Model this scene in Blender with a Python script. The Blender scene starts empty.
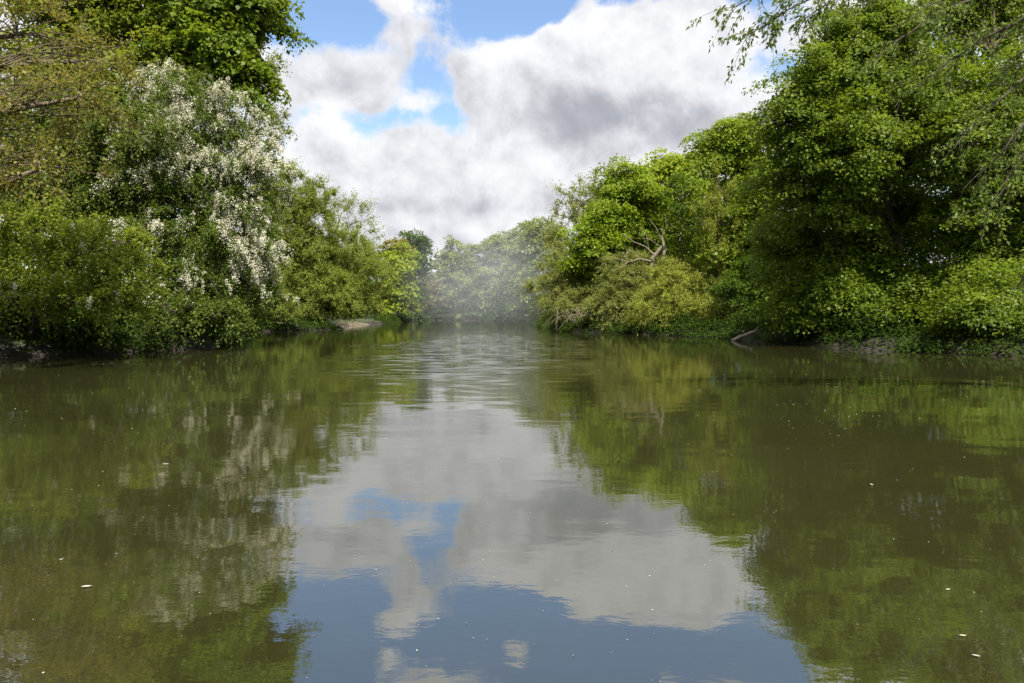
import bpy, math, random
import numpy as np
from mathutils import Vector

# ------------------------------------------------------------------ camera
sc = bpy.context.scene
COL = sc.collection
R = math.radians
F, HOR, EYE = 683.0, 315.0, 1.9
cd = bpy.data.cameras.new("camera"); cam = bpy.data.objects.new("camera", cd); COL.objects.link(cam)
cd.sensor_width = 36.0; cd.lens = 24.0; cd.clip_start = 0.1; cd.clip_end = 3000
cam.location = (0, 0, EYE); cam.rotation_euler = (R(90) - math.atan(26.5 / F), 0, 0)
sc.camera = cam

# ------------------------------------------------------------------ exposure
sc.view_settings.view_transform = 'Standard'; sc.view_settings.look = 'None'
sc.view_settings.exposure = 1.0; sc.view_settings.gamma = 1.0
sc.view_settings.use_curve_mapping = False
sc.cycles.max_bounces = 6; sc.cycles.diffuse_bounces = 3; sc.cycles.glossy_bounces = 3
sc.cycles.transmission_bounces = 4; sc.cycles.volume_bounces = 1
sc.cycles.caustics_reflective = False; sc.cycles.caustics_refractive = False
sc.cycles.use_denoising = True

# ------------------------------------------------------------------ sun
SUN_EL, SUN_AZ = R(56), R(164)          # azimuth clockwise from +Y (north): high behind the camera, to the right
sd = bpy.data.lights.new("sun", 'SUN'); sun = bpy.data.objects.new("sun", sd); COL.objects.link(sun)
sd.energy = 4.9; sd.angle = R(0.55); sd.color = (1.0, 0.945, 0.84)
sdir = Vector((math.sin(SUN_AZ) * math.cos(SUN_EL), math.cos(SUN_AZ) * math.cos(SUN_EL), math.sin(SUN_EL)))
sun.rotation_euler = sdir.to_track_quat('Z', 'Y').to_euler()
sun.location = sdir * 200

# ------------------------------------------------------------------ node helper
class S:
    """a socket with arithmetic"""
    def __init__(s, nt, k): s.nt = nt; s.k = k
    def m(s, op, *a, clamp=False):
        n = s.nt.nodes.new('ShaderNodeMath'); n.operation = op; n.use_clamp = clamp
        for i, v in enumerate((s,) + a):
            if isinstance(v, S): s.nt.links.new(v.k, n.inputs[i])
            else: n.inputs[i].default_value = v
        return S(s.nt, n.outputs[0])
    def __add__(s, o): return s.m('ADD', o)
    def __sub__(s, o): return s.m('SUBTRACT', o)
    def __mul__(s, o): return s.m('MULTIPLY', o)
    def __truediv__(s, o): return s.m('DIVIDE', o)
    __radd__ = __add__; __rmul__ = __mul__
    def step(s, a, b, to0=0.0, to1=1.0):
        n = s.nt.nodes.new('ShaderNodeMapRange'); n.interpolation_type = 'SMOOTHSTEP'
        s.nt.links.new(s.k, n.inputs[0])
        n.inputs[1].default_value = a; n.inputs[2].default_value = b
        n.inputs[3].default_value = to0; n.inputs[4].default_value = to1
        return S(s.nt, n.outputs[0])
def gauss(u, v, cu, cv, su, sv):
    a = (u - cu) / su; b = (v - cv) / sv
    return ((a * a + b * b) * -1.0).m('EXPONENT')
def noise(nt, vec, scale, detail=5, rough=0.55, dist=0.0):
    n = nt.nodes.new('ShaderNodeTexNoise'); n.inputs['Scale'].default_value = scale
    n.inputs['Detail'].default_value = detail; n.inputs['Roughness'].default_value = rough
    n.inputs['Distortion'].default_value = dist
    if vec is not None: nt.links.new(vec, n.inputs['Vector'])
    return S(nt, n.outputs[0])
def mixc(nt, f, a, b):
    n = nt.nodes.new('ShaderNodeMix'); n.data_type = 'RGBA'
    if isinstance(f, S): nt.links.new(f.k, n.inputs[0])
    else: n.inputs[0].default_value = f
    for i, v in ((6, a), (7, b)):
        if isinstance(v, tuple): n.inputs[i].default_value = (*v, 1)
        else: nt.links.new(v, n.inputs[i])
    return n.outputs[2]

# ------------------------------------------------------------------ sky with broken cloud
w = bpy.data.worlds.new("World"); sc.world = w; w.use_nodes = True
nt = w.node_tree; nt.nodes.clear()
out = nt.nodes.new('ShaderNodeOutputWorld')
tc = nt.nodes.new('ShaderNodeTexCoord')
sep = nt.nodes.new('ShaderNodeSeparateXYZ'); nt.links.new(tc.outputs['Generated'], sep.inputs[0])
X, Y, Z = (S(nt, sep.outputs[i]) for i in range(3))
U = X.m('ARCTAN2', Y)                       # azimuth, 0 down the river
V = Z.m('ARCSINE')                          # elevation
sky = nt.nodes.new('ShaderNodeTexSky'); sky.sky_type = 'NISHITA'; sky.sun_disc = False
sky.sun_elevation = SUN_EL; sky.sun_rotation = SUN_AZ; sky.altitude = 50
sky.air_density = 1.0; sky.dust_density = 0.4; sky.ozone_density = 2.0
# cloud coordinates: a flat cloud deck seen in perspective
zz = Z.m('MAXIMUM', 0.0) + 0.32
cmb = nt.nodes.new('ShaderNodeCombineXYZ')
for i, s_ in enumerate((X / zz, Y / zz)): nt.links.new(s_.k, cmb.inputs[i])
cmb.inputs[2].default_value = 3.7
def shifted(off):
    n = nt.nodes.new('ShaderNodeVectorMath'); n.operation = 'ADD'
    nt.links.new(tc.outputs['Generated'], n.inputs[0]); n.inputs[1].default_value = off
    return n.outputs[0]
n1 = noise(nt, cmb.outputs[0], 2.6, 8, 0.60, 0.15)
n2 = noise(nt, shifted((0, 0, 0)), 8.5, 9, 0.56, 0.15)
n3 = noise(nt, shifted((-0.010, 0, -0.028)), 8.5, 9, 0.56, 0.15)   # the same billows a little further from the light
def uv(px, py): return math.atan((px - 512) / F), math.atan((HOR - py) / F)
def g_px(px, py, sx, sy):
    u, v = uv(px, py); return gauss(U, V, u, v, sx / F, sy / F)
holes = (g_px(330, 12, 66, 46) * 0.64 + g_px(448, 40, 40, 28) * 0.22 + g_px(520, 18, 60, 22) * 0.42
         + g_px(650, -24, 120, 34) * 0.60 + g_px(400, 124, 56, 16) * 0.32 + g_px(520, -120, 420, 84) * 0.05 + g_px(735, 20, 26, 24) * 0.15)
mass = (g_px(620, 85, 110, 52) * 0.35 + g_px(330, 88, 60, 30) * 0.24 + g_px(690, 55, 55, 30) * 0.3 + g_px(470, 200, 220, 56) * 0.4
        + g_px(600, 40, 36, 18) * 0.25 + g_px(540, 80, 50, 25) * 0.25 + g_px(395, 10, 40, 10) * 0.30 + g_px(515, 5, 16, 8) * 0.3 + g_px(385, -30, 30, 18) * 0.36 + g_px(540, 146, 40, 24) * 0.22 + g_px(520, -24, 18, 16) * 0.36 + g_px(440, -62, 60, 14) * 0.25)
dens = (n1 - 0.5) * 0.8 + (n2 - 0.5) * 1.55 + 0.58 - holes + mass
alpha = dens.step(0.36, 0.58)
shade = (g_px(600, 122, 105, 30) * 0.46 + g_px(375, 84, 36, 24) * 0.12 + g_px(700, 135, 60, 22) * 0.22
         + g_px(440, 208, 90, 12) * 0.34 + g_px(400, 165, 80, 18) * 0.10 + g_px(560, 195, 80, 16) * 0.14)
bright = (n3 - n2) * 2.1 + (n1 - 0.5) * 0.4 + 0.70 - shade
bright = bright.step(-0.10, 1.0)
ccol = mixc(nt, bright, (0.215, 0.225, 0.250), (0.505, 0.508, 0.525))
skyc = nt.nodes.new('ShaderNodeVectorMath'); skyc.operation = 'SCALE'; skyc.inputs[3].default_value = 0.118
nt.links.new(sky.outputs[0], skyc.inputs[0])
full = mixc(nt, alpha, skyc.outputs[0], ccol)
bgn = nt.nodes.new('ShaderNodeBackground'); nt.links.new(full, bgn.inputs[0]); bgn.inputs[1].default_value = 1.0
nt.links.new(bgn.outputs[0], out.inputs[0])

# ------------------------------------------------------------------ materials
MATS = {}
def newmat(name):
    m = bpy.data.materials.new(name); m.use_nodes = True
    nt = m.node_tree; nt.nodes.clear()
    o = nt.nodes.new('ShaderNodeOutputMaterial'); MATS[name] = m
    return m, nt, o
def leaf_mat(name, dark, light, trans=0.48, rough=0.5, spec=0.25):
    m, nt, o = newmat(name)
    at = nt.nodes.new('ShaderNodeAttribute'); at.attribute_name = 'tint'
    oi = nt.nodes.new('ShaderNodeObjectInfo')
    t = (S(nt, at.outputs['Fac']) + (S(nt, oi.outputs['Random']) - 0.5) * 0.25).m('MAXIMUM', 0.0).m('MINIMUM', 1.0)
    c = mixc(nt, t, dark, light)
    p = nt.nodes.new('ShaderNodeBsdfPrincipled'); nt.links.new(c, p.inputs['Base Color'])
    p.inputs['Roughness'].default_value = rough; p.inputs['Specular IOR Level'].default_value = spec
    tr = nt.nodes.new('ShaderNodeBsdfTranslucent')
    c2 = mixc(nt, 0.35, c, tuple(v * k for v, k in zip(light, (1.5, 1.35, 0.6)))); nt.links.new(c2, tr.inputs[0])
    mx = nt.nodes.new('ShaderNodeMixShader'); mx.inputs[0].default_value = trans
    nt.links.new(p.outputs[0], mx.inputs[1]); nt.links.new(tr.outputs[0], mx.inputs[2])
    nt.links.new(mx.outputs[0], o.inputs[0])
    return m
# name: dark, light
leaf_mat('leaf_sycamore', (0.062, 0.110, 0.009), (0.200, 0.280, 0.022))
leaf_mat('leaf_maple', (0.110, 0.165, 0.010), (0.240, 0.335, 0.020))
leaf_mat('leaf_lime', (0.130, 0.170, 0.014), (0.265, 0.310, 0.028))
leaf_mat('leaf_yellow', (0.165, 0.225, 0.014), (0.300, 0.370, 0.028))
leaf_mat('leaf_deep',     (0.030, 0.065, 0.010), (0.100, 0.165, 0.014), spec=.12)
leaf_mat('leaf_willow', (0.135, 0.172, 0.028), (0.275, 0.325, 0.060))
leaf_mat('leaf_greywillow', (0.165, 0.195, 0.045), (0.315, 0.345, 0.090))
leaf_mat('leaf_hawthorn', (0.045, 0.082, 0.013), (0.145, 0.195, 0.028))
leaf_mat('leaf_bronze',   (0.100, 0.150, 0.018), (0.245, 0.215, 0.045))
leaf_mat('leaf_far', (0.135, 0.180, 0.045), (0.255, 0.300, 0.085))
leaf_mat('leaf_pink',     (0.150, 0.130, 0.070), (0.250, 0.210, 0.110))
leaf_mat('leaf_hanging',  (0.080, 0.130, 0.020), (0.180, 0.250, 0.050), trans=.5)
leaf_mat('leaf_bank',     (0.020, 0.042, 0.008), (0.060, 0.100, 0.014), spec=.06)  # bank greens darkened, the shade under the boughs is put into the colour
leaf_mat('leaf_bough', (0.105, 0.150, 0.014), (0.245, 0.295, 0.030))  # lighter hawthorn green, sunlight on the low bough painted into it
leaf_mat('leaf_sunwillow', (0.180, 0.215, 0.030), (0.330, 0.365, 0.065))  # willow green lightened so its colour carries the sun on the leaves
leaf_mat('speck',         (0.10, 0.09, 0.05), (0.50, 0.48, 0.40), trans=0.1)
leaf_mat('leaf_reed',     (0.060, 0.130, 0.030), (0.120, 0.240, 0.060))
leaf_mat('petal',         (0.46, 0.45, 0.33), (0.70, 0.68, 0.57), trans=0.25)

def bark_mat(name, a, b, scale=14.0, rough=0.9):
    m, nt, o = newmat(name)
    g = nt.nodes.new('ShaderNodeNewGeometry')
    mp = nt.nodes.new('ShaderNodeMapping'); mp.inputs['Scale'].default_value = (1, 1, 0.25)
    nt.links.new(g.outputs['Position'], mp.inputs[0])
    n = noise(nt, mp.outputs[0], scale, 6, 0.65)
    c = mixc(nt, n.step(0.3, 0.7), a, b)
    p = nt.nodes.new('ShaderNodeBsdfPrincipled'); nt.links.new(c, p.inputs['Base Color'])
    p.inputs['Roughness'].default_value = rough; p.inputs['Specular IOR Level'].default_value = 0.2
    bp = nt.nodes.new('ShaderNodeBump'); bp.inputs['Strength'].default_value = 0.6; bp.inputs['Distance'].default_value = 0.03
    nt.links.new(n.k, bp.inputs['Height']); nt.links.new(bp.outputs[0], p.inputs['Normal'])
    nt.links.new(p.outputs[0], o.inputs[0]); return m
bark_mat('bark_dark', (0.035, 0.028, 0.020), (0.10, 0.085, 0.06))
bark_mat('bark_brown', (0.07, 0.052, 0.035), (0.17, 0.135, 0.095))
bark_mat('bark_pale', (0.22, 0.175, 0.125), (0.46, 0.39, 0.30))
bark_mat('bark_grey', (0.13, 0.105, 0.08), (0.28, 0.24, 0.18))
bark_mat('stone', (0.22, 0.20, 0.17), (0.42, 0.39, 0.34), 5.0)

def ground_material():
    m, nt, o = newmat('ground')
    g = nt.nodes.new('ShaderNodeNewGeometry')
    n = noise(nt, g.outputs['Position'], 0.6, 8, 0.65)
    n2 = noise(nt, g.outputs['Position'], 5.0, 6, 0.7)
    soil = mixc(nt, n2.step(0.3, 0.7), (0.012, 0.010, 0.007), (0.034, 0.027, 0.018))  # earth tone darkened to hold the shade of overhanging boughs along the bank
    green = mixc(nt, n2.step(0.3, 0.7), (0.03, 0.045, 0.012), (0.075, 0.095, 0.025))
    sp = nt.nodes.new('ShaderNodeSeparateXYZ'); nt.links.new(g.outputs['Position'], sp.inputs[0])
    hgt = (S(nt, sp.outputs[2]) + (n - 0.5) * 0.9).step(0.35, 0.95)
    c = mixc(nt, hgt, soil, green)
    p = nt.nodes.new('ShaderNodeBsdfPrincipled'); nt.links.new(c, p.inputs['Base Color']); p.inputs['Roughness'].default_value = 0.95
    bp = nt.nodes.new('ShaderNodeBump'); bp.inputs['Distance'].default_value = 0.08
    nt.links.new(n2.k, bp.inputs['Height']); nt.links.new(bp.outputs[0], p.inputs['Normal'])
    nt.links.new(p.outputs[0], o.inputs[0]); return m
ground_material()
def sand_material():
    m, nt, o = newmat('sand')
    g = nt.nodes.new('ShaderNodeNewGeometry')
    n2 = noise(nt, g.outputs['Position'], 2.5, 8, 0.7)
    c = mixc(nt, n2.step(0.3, 0.7), (0.07, 0.056, 0.034), (0.16, 0.13, 0.085))
    p = nt.nodes.new('ShaderNodeBsdfPrincipled'); nt.links.new(c, p.inputs['Base Color']); p.inputs['Roughness'].default_value = 0.95
    bp = nt.nodes.new('ShaderNodeBump'); bp.inputs['Distance'].default_value = 0.1
    nt.links.new(n2.k, bp.inputs['Height']); nt.links.new(bp.outputs[0], p.inputs['Normal'])
    nt.links.new(p.outputs[0], o.inputs[0])
sand_material()
def water_material():
    m, nt, o = newmat('water')
    g = nt.nodes.new('ShaderNodeNewGeometry')
    sp = nt.nodes.new('ShaderNodeSeparateXYZ'); nt.links.new(g.outputs['Position'], sp.inputs[0])
    PX, PY = S(nt, sp.outputs[0]), S(nt, sp.outputs[1])
    mp = nt.nodes.new('ShaderNodeMapping'); mp.inputs['Scale'].default_value = (0.75, 1.25, 1.0)
    nt.links.new(g.outputs['Position'], mp.inputs[0])
    a = noise(nt, mp.outputs[0], 0.55, 2, 0.5, 0.3)       # slow swell
    b = noise(nt, mp.outputs[0], 3.2, 3, 0.55, 0.2)       # ripples
    c = noise(nt, mp.outputs[0], 11.0, 3, 0.6)
    # a light breeze roughens the open middle reach
    ms = nt.nodes.new('ShaderNodeMapping'); ms.inputs['Scale'].default_value = (0.05, 0.16, 1.0)
    nt.links.new(g.outputs['Position'], ms.inputs[0])
    patch = noise(nt, ms.outputs[0], 1.0, 4, 0.65)
    breeze = (gauss(PX, PY, -2.0, 46.0, 7.0, 30.0) * 1.35 + (patch - 0.5) * 1.3).step(0.3, 1.2)
    hgt = a * 0.009 + b * (breeze * 0.010 + 0.0012) + c * (breeze * 0.004 + 0.00030)
    bp = nt.nodes.new('ShaderNodeBump'); bp.inputs['Strength'].default_value = 1.0; bp.inputs['Distance'].default_value = 1.0
    nt.links.new(hgt.k, bp.inputs['Height'])
    # wind ripples too fine for the bump to resolve far off: tilt the normal itself
    rn = nt.nodes.new('ShaderNodeTexNoise'); rn.inputs['Scale'].default_value = 2.6; rn.inputs['Detail'].default_value = 2
    mr = nt.nodes.new('ShaderNodeMapping'); mr.inputs['Scale'].default_value = (0.45, 1.3, 1.0)
    nt.links.new(g.outputs['Position'], mr.inputs[0]); nt.links.new(mr.outputs[0], rn.inputs['Vector'])
    rs = nt.nodes.new('ShaderNodeSeparateColor'); nt.links.new(rn.outputs['Color'], rs.inputs[0])
    rc = nt.nodes.new('ShaderNodeCombineXYZ')
    nt.links.new(((S(nt, rs.outputs[0]) - 0.5) * breeze * 0.20).k, rc.inputs[0])
    nt.links.new(((S(nt, rs.outputs[1]) - 0.5) * breeze * 0.7).k, rc.inputs[1])
    va = nt.nodes.new('ShaderNodeVectorMath'); va.operation = 'ADD'
    nt.links.new(bp.outputs[0], va.inputs[0]); nt.links.new(rc.outputs[0], va.inputs[1])
    vn = nt.nodes.new('ShaderNodeVectorMath'); vn.operation = 'NORMALIZE'; nt.links.new(va.outputs[0], vn.inputs[0])
    mud = noise(nt, g.outputs['Position'], 0.12, 4, 0.6)
    col = mixc(nt, mud.step(0.3, 0.7), (0.0215, 0.0212, 0.0072), (0.0290, 0.0285, 0.0098))
    p = nt.nodes.new('ShaderNodeBsdfPrincipled')
    nt.links.new(col, p.inputs['Base Color']); p.inputs['Roughness'].default_value = 0.006
    p.inputs['IOR'].default_value = 3.2
    nt.links.new(vn.outputs[0], p.inputs['Normal'])
    nt.links.new(p.outputs[0], o.inputs[0])
water_material()

# ------------------------------------------------------------------ object helpers
def tag(o, label=None, cat=None, group=None, kind=None):
    if label: o['label'] = label
    if cat: o['category'] = cat
    if group: o['group'] = group
    if kind: o['kind'] = kind
    return o
def empty(name, loc):
    o = bpy.data.objects.new(name, None); COL.objects.link(o); o.location = loc; o.empty_display_size = 0.3
    return o
def mesh_obj(name, v, f, mat, parent=None, tint=None, smooth=False):
    """v (n,3); f (m,4) or (m,3) index array"""
    me = bpy.data.meshes.new(name)
    v = np.asarray(v, np.float32); f = np.asarray(f, np.int32)
    k = f.shape[1]
    me.vertices.add(len(v)); me.vertices.foreach_set('co', v.ravel())
    me.loops.add(f.size); me.loops.foreach_set('vertex_index', f.ravel())
    me.polygons.add(len(f)); me.polygons.foreach_set('loop_start', np.arange(0, f.size, k, dtype=np.int32))
    if smooth: me.polygons.foreach_set('use_smooth', np.ones(len(f), bool))
    if tint is not None:
        a = me.attributes.new('tint', 'FLOAT', 'POINT'); a.data.foreach_set('value', np.asarray(tint, np.float32))
    me.update(calc_edges=True)
    me.materials.append(MATS[mat])
    o = bpy.data.objects.new(name, me); COL.objects.link(o)
    if parent is not None: o.parent = parent
    return o
def norm(a): return a / np.maximum(np.linalg.norm(a, axis=-1, keepdims=True), 1e-9)

# ------------------------------------------------------------------ the river and its banks
RIVER = np.array([(-9, .6), (9, .6), (15, 7), (21.5, 15), (24, 24), (24, 31), (19.2, 37), (17.2, 47), (18.2, 55), (13, 67), (6.8, 76),
                  (5.2, 105), (6.5, 150), (5.5, 200), (-8, 224), (-38, 236), (-90, 250), (-160, 252), (-160, 226), (-90, 222), (-46, 210), (-31.5, 195),
                  (-28, 178), (-28.4, 140), (-29, 118), (-23.5, 88), (-28.5, 76), (-24, 58), (-17.6, 40), (-17.8, 37), (-22.5, 31), (-23, 22), (-16, 10)], float)
def river_dist(x, y):
    """signed distance to the river outline, negative over the water"""
    x = np.asarray(x, float); y = np.asarray(y, float)
    d = np.full(x.shape, 1e9); ins = np.zeros(x.shape, bool)
    n = len(RIVER)
    for i in range(n):
        ax, ay = RIVER[i]; bx, by = RIVER[(i + 1) % n]
        ex, ey = bx - ax, by - ay
        t = np.clip(((x - ax) * ex + (y - ay) * ey) / (ex * ex + ey * ey), 0, 1)
        d = np.minimum(d, np.hypot(x - ax - t * ex, y - ay - t * ey))
        c = (ay > y) != (by > y)
        if ey != 0: ins ^= c & (x < ex * (y - ay) / ey + ax)
    return np.where(ins, -d, d)
def sstep(a, b, t):
    t = np.clip((t - a) / (b - a), 0, 1); return t * t * (3 - 2 * t)
def wob(x, y):
    return (np.sin(x * .71 + np.sin(y * .53) * 1.7) + np.sin(y * .83 + np.sin(x * .37) * 2.1) + np.sin((x + y) * 1.9) * .5) / 2.5
def ground_h(x, y):
    x = np.asarray(x, float); y = np.asarray(y, float)
    d = river_dist(x, y) + wob(x, y) * .45
    h = -1.6 + 1.5 * sstep(-3.5, -.3, d) + .75 * sstep(-.3, .9, d) + np.clip(d - .9, 0, 40) * .085
    far = sstep(60, 420, np.hypot(x * .8, y - 60)) * sstep(3, 60, d)
    return h + wob(x * .6, y * .6) * .22 * sstep(0.4, 3, d) + far * 16
def build_ground():
    xs = np.unique(np.concatenate([np.linspace(-900, -80, 42), np.linspace(-80, 60, 281), np.linspace(60, 900, 42)]))
    ys = np.unique(np.concatenate([np.linspace(-300, -20, 20), np.linspace(-20, 120, 261), np.linspace(120, 270, 151), np.linspace(270, 1600, 40)]))
    gx_, gy_ = np.meshgrid(xs, ys)
    z = ground_h(gx_, gy_)
    v = np.stack([gx_, gy_, z], -1).reshape(-1, 3)
    nx, ny = len(xs), len(ys)
    i = (np.arange(ny - 1)[:, None] * nx + np.arange(nx - 1)[None]).ravel()
    f = np.stack([i, i + 1, i + 1 + nx, i + nx], -1)
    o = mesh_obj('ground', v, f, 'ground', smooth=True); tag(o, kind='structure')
build_ground()
wv = [(-900, -300, 0), (900, -300, 0), (900, 1600, 0), (-900, 1600, 0)]
tag(mesh_obj('river_water', wv, [(0, 1, 2, 3)], 'water'), kind='structure')

def P(px, py, d):
    """world point seen at a pixel, d metres down the river"""
    return np.array([(px - 512) / F * d, d, EYE + (HOR - py) / F * d])

# ------------------------------------------------------------------ tubes
class Tubes:
    def __init__(s): s.v = []; s.f = []; s.n = 0
    def add(s, pts, r0, r1, sides=5, pw=1.0):
        pts = np.asarray(pts, float); m = len(pts)
        tg = norm(np.gradient(pts, axis=0))
        ref = np.array([0, 0, 1.0]) if abs(tg[0][2]) < .85 else np.array([1.0, 0, 0])
        a = norm(np.cross(tg, ref)); b = np.cross(tg, a)
        r = r0 + (r1 - r0) * np.linspace(0, 1, m) ** pw
        th = np.linspace(0, 2 * np.pi, sides, endpoint=False)
        ring = pts[:, None] + r[:, None, None] * (a[:, None] * np.cos(th)[None, :, None] + b[:, None] * np.sin(th)[None, :, None])
        s.v.append(ring.reshape(-1, 3))
        i = np.arange(m - 1)[:, None] * sides; j = np.arange(sides)[None]; jn = (j + 1) % sides
        s.f.append(np.stack([i + j, i + jn, i + sides + jn, i + sides + j], -1).reshape(-1, 4) + s.n)
        s.n += m * sides
    def build(s, name, mat, parent=None):
        return mesh_obj(name, np.concatenate(s.v), np.concatenate(s.f), mat, parent, smooth=True)
def curve(a, b, bow, n, rng, jit=0.0):
    a = np.asarray(a, float); b = np.asarray(b, float)
    t = np.linspace(0, 1, n)[:, None]
    p = a + (b - a) * t + np.asarray(bow, float) * (4 * t * (1 - t))
    if jit: 
        j = rng.normal(0, jit, (n, 3)); j[0] = 0; j[-1] = 0; p += j
    return p

# ------------------------------------------------------------------ foliage
def leaves_to_mesh(p, a, nrm, L, W, tint, name, mat, parent):
    """p base point, a leaf axis, nrm leaf normal; a folded rhombus for every leaf"""
    b = norm(np.cross(nrm, a)); n = np.cross(a, b)
    L = L[:, None]; W = W[:, None]
    tip = p + a * L - n * L * .10
    mid = p + a * L * .46
    l_ = mid + b * W * .5 + n * W * .16; r_ = mid - b * W * .5 + n * W * .16
    v = np.stack([p, r_, tip, l_], 1).reshape(-1, 3)
    f = np.arange(len(p) * 4, dtype=np.int32).reshape(-1, 4)
    return mesh_obj(name, v, f, mat, parent, tint=np.repeat(tint, 4))

def clumps_in(lobes, size, dens, rng, inner=0.25, low=-0.75):
    """clump centres scattered in the outer part of a set of ellipsoid lobes -> centre, outward, size, lobe"""
    C, N, Sz, Lb = [], [], [], []
    for li, (c, r) in enumerate(lobes):
        area = 4 * np.pi * ((r[0] * r[1]) ** 1.6 / 3 + (r[0] * r[2]) ** 1.6 / 3 + (r[1] * r[2]) ** 1.6 / 3) ** (1 / 1.6)
        n = max(4, int(area * dens / (size * size)))
        d = norm(rng.normal(size=(n, 3)))
        d = d[d[:, 2] > low]
        n = len(d)
        k = np.where(rng.random(n) < inner, rng.uniform(.35, .8, n), rng.uniform(.78, 1.05, n))
        # uneven outline: low-frequency wobble of the radius
        ph = rng.uniform(0, 6, 3)
        k *= 1 + .13 * np.sin(d[:, 0] * 4 + ph[0]) * np.sin(d[:, 2] * 5 + ph[1]) + .1 * np.sin(d[:, 1] * 6 + ph[2])
        C.append(c + d * r * k[:, None]); N.append(norm(d / r)); Sz.append(size * rng.uniform(.6, 1.35, n)); Lb.append(np.full(n, li))
    return np.concatenate(C), np.concatenate(N), np.concatenate(Sz), np.concatenate(Lb)

def plate_leaves(C, N, Sz, per, L, W, rng, flat=.38, droop=.35, tspread=.55):
    cnt = np.maximum(3, (per * (Sz / Sz.mean()) ** 1.5).astype(int))
    i = np.repeat(np.arange(len(C)), cnt); n = len(i)
    s = Sz[i][:, None]; out = N[i]
    rad = np.sqrt(rng.random(n)); th = rng.uniform(0, 2 * np.pi, n)
    lob = 1 + .35 * np.sin(th * 3 + i * 1.7) + .2 * np.sin(th * 5 + i * .9)
    q = np.stack([np.cos(th) * rad * lob, np.sin(th) * rad * lob, np.zeros(n)], -1)
    oh = out.copy(); oh[:, 2] = 0
    z = flat * (1 - rad ** 2) + rng.normal(0, .16, n) - droop * (q * oh).sum(-1)
    q[:, 2] = z
    p = C[i] + q * s
    up = np.array([0, 0, 1.0])
    nr = norm(up * .55 + out * .45 + rng.normal(0, .40, (n, 3)))
    a = norm(q * np.array([1, 1, 0]) + rng.normal(0, .6, (n, 3)) - up * .35)
    a = norm(a - nr * (a * nr).sum(-1, keepdims=True))
    ct = rng.random(len(C))
    tint = np.clip(ct[i] * tspread + rng.random(n) * (1 - tspread), 0, 1)
    k = rng.uniform(.45, 1.4, n)
    return p, a, nr, L * k, W * k, tint

def spray_leaves(C, N, Sz, shoots, per, L, W, rng, up=.4, grav=.35, wild=.55, tspread=.5, spread=.05, twigs=None, tw_r=.012, tw_every=1):
    """shoots that leave a clump centre, arch over, and carry leaves along their length"""
    k = np.repeat(np.arange(len(C)), shoots); m = len(k)
    d0 = norm(N[k] * .75 + np.array([0, 0, up]) + rng.normal(0, wild, (m, 3)))
    ln = Sz[k] * rng.uniform(.7, 1.7, m)
    i = np.repeat(np.arange(m), per); n = len(i)
    t = np.tile(np.linspace(.08, 1, per), m) + rng.normal(0, .03, n)
    def at(i, t):
        return C[k[i]] + d0[i] * (ln[i] * t)[:, None] - np.array([0, 0, 1.0]) * (grav * ln[i] * t * t)[:, None]
    p = at(i, t) + rng.normal(0, 1, (n, 3)) * (spread * Sz[k[i]])[:, None]
    tg = norm(d0[i] - np.array([0, 0, 1.0]) * (2 * grav * t)[:, None])
    a = norm(tg * .8 + rng.normal(0, .55, (n, 3)) + np.array([0, 0, -.12]))
    nr = norm(np.array([0, 0, .6]) + N[k[i]] * .3 + rng.normal(0, .55, (n, 3)))
    nr = norm(nr - a * (a * nr).sum(-1, keepdims=True))
    ct = rng.random(len(C))
    tint = np.clip(ct[k[i]] * tspread + rng.random(n) * (1 - tspread), 0, 1)
    s = rng.uniform(.65, 1.3, n) * (1.15 - .5 * t)
    if twigs is not None:
        tt = np.linspace(0, 1, 5)
        for j in range(0, m, tw_every):
            twigs.add(at(np.full(5, j), tt), tw_r, tw_r * .3, 3)
    return p, a, nr, L * s, W * s, tint

STYLE = dict(
    sycamore=dict(mat='leaf_sycamore', bark='bark_dark', kind='plate', size=.95, dens=.62, per=175, L=.175, W=.14, flat=.62, droop=.2, split=5),
    maple=dict(mat='leaf_maple', bark='bark_dark', kind='plate', size=1.1, dens=.66, per=140, L=.265, W=.21, split=4, flat=.42),
    lime=dict(mat='leaf_lime', bark='bark_brown', kind='plate', size=1.05, dens=.8, per=85, L=.28, W=.22, flat=.5),
    yellow=dict(mat='leaf_yellow', bark='bark_brown', kind='plate', size=1.5, dens=.55, per=60, L=.55, W=.48),
    deep=dict(mat='leaf_deep', bark='bark_dark', kind='plate', size=.9, dens=.6, per=80, L=.22, W=.17),
    shrub=dict(mat='leaf_deep', bark='bark_dark', kind='plate', size=.55, dens=.6, per=60, L=.17, W=.12),
    hawthorn=dict(mat='leaf_hawthorn', bark='bark_dark', kind='spray', size=.85, dens=.85, shoots=8, per=24, L=.15, W=.12, up=.25, grav=.75, spread=.12),
    willow=dict(mat='leaf_willow', bark='bark_brown', kind='spray', size=1.05, dens=.95, shoots=9, per=18, L=.27, W=.10, up=.75, grav=.3, wild=.5, spread=.09),
    greywillow=dict(mat='leaf_greywillow', bark='bark_brown', kind='spray', size=1.05, dens=.95, shoots=9, per=18, L=.27, W=.105, up=.5, grav=.42, wild=.55, spread=.09),
    ash=dict(mat='leaf_willow', bark='bark_brown', kind='spray', size=1.2, dens=.55, shoots=6, per=15, L=.26, W=.13, up=.5, grav=.2, wild=.7, spread=.14),
    far=dict(mat='leaf_far', bark='bark_brown', kind='plate', size=1.7, dens=.7, per=60, L=.62, W=.5),
    bronze=dict(mat='leaf_bronze', bark='bark_brown', kind='spray', size=.75, dens=.85, shoots=6, per=17, L=.13, W=.10, up=.1, grav=.25, wild=.7, spread=.14),
)
SEED = [100]
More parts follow.
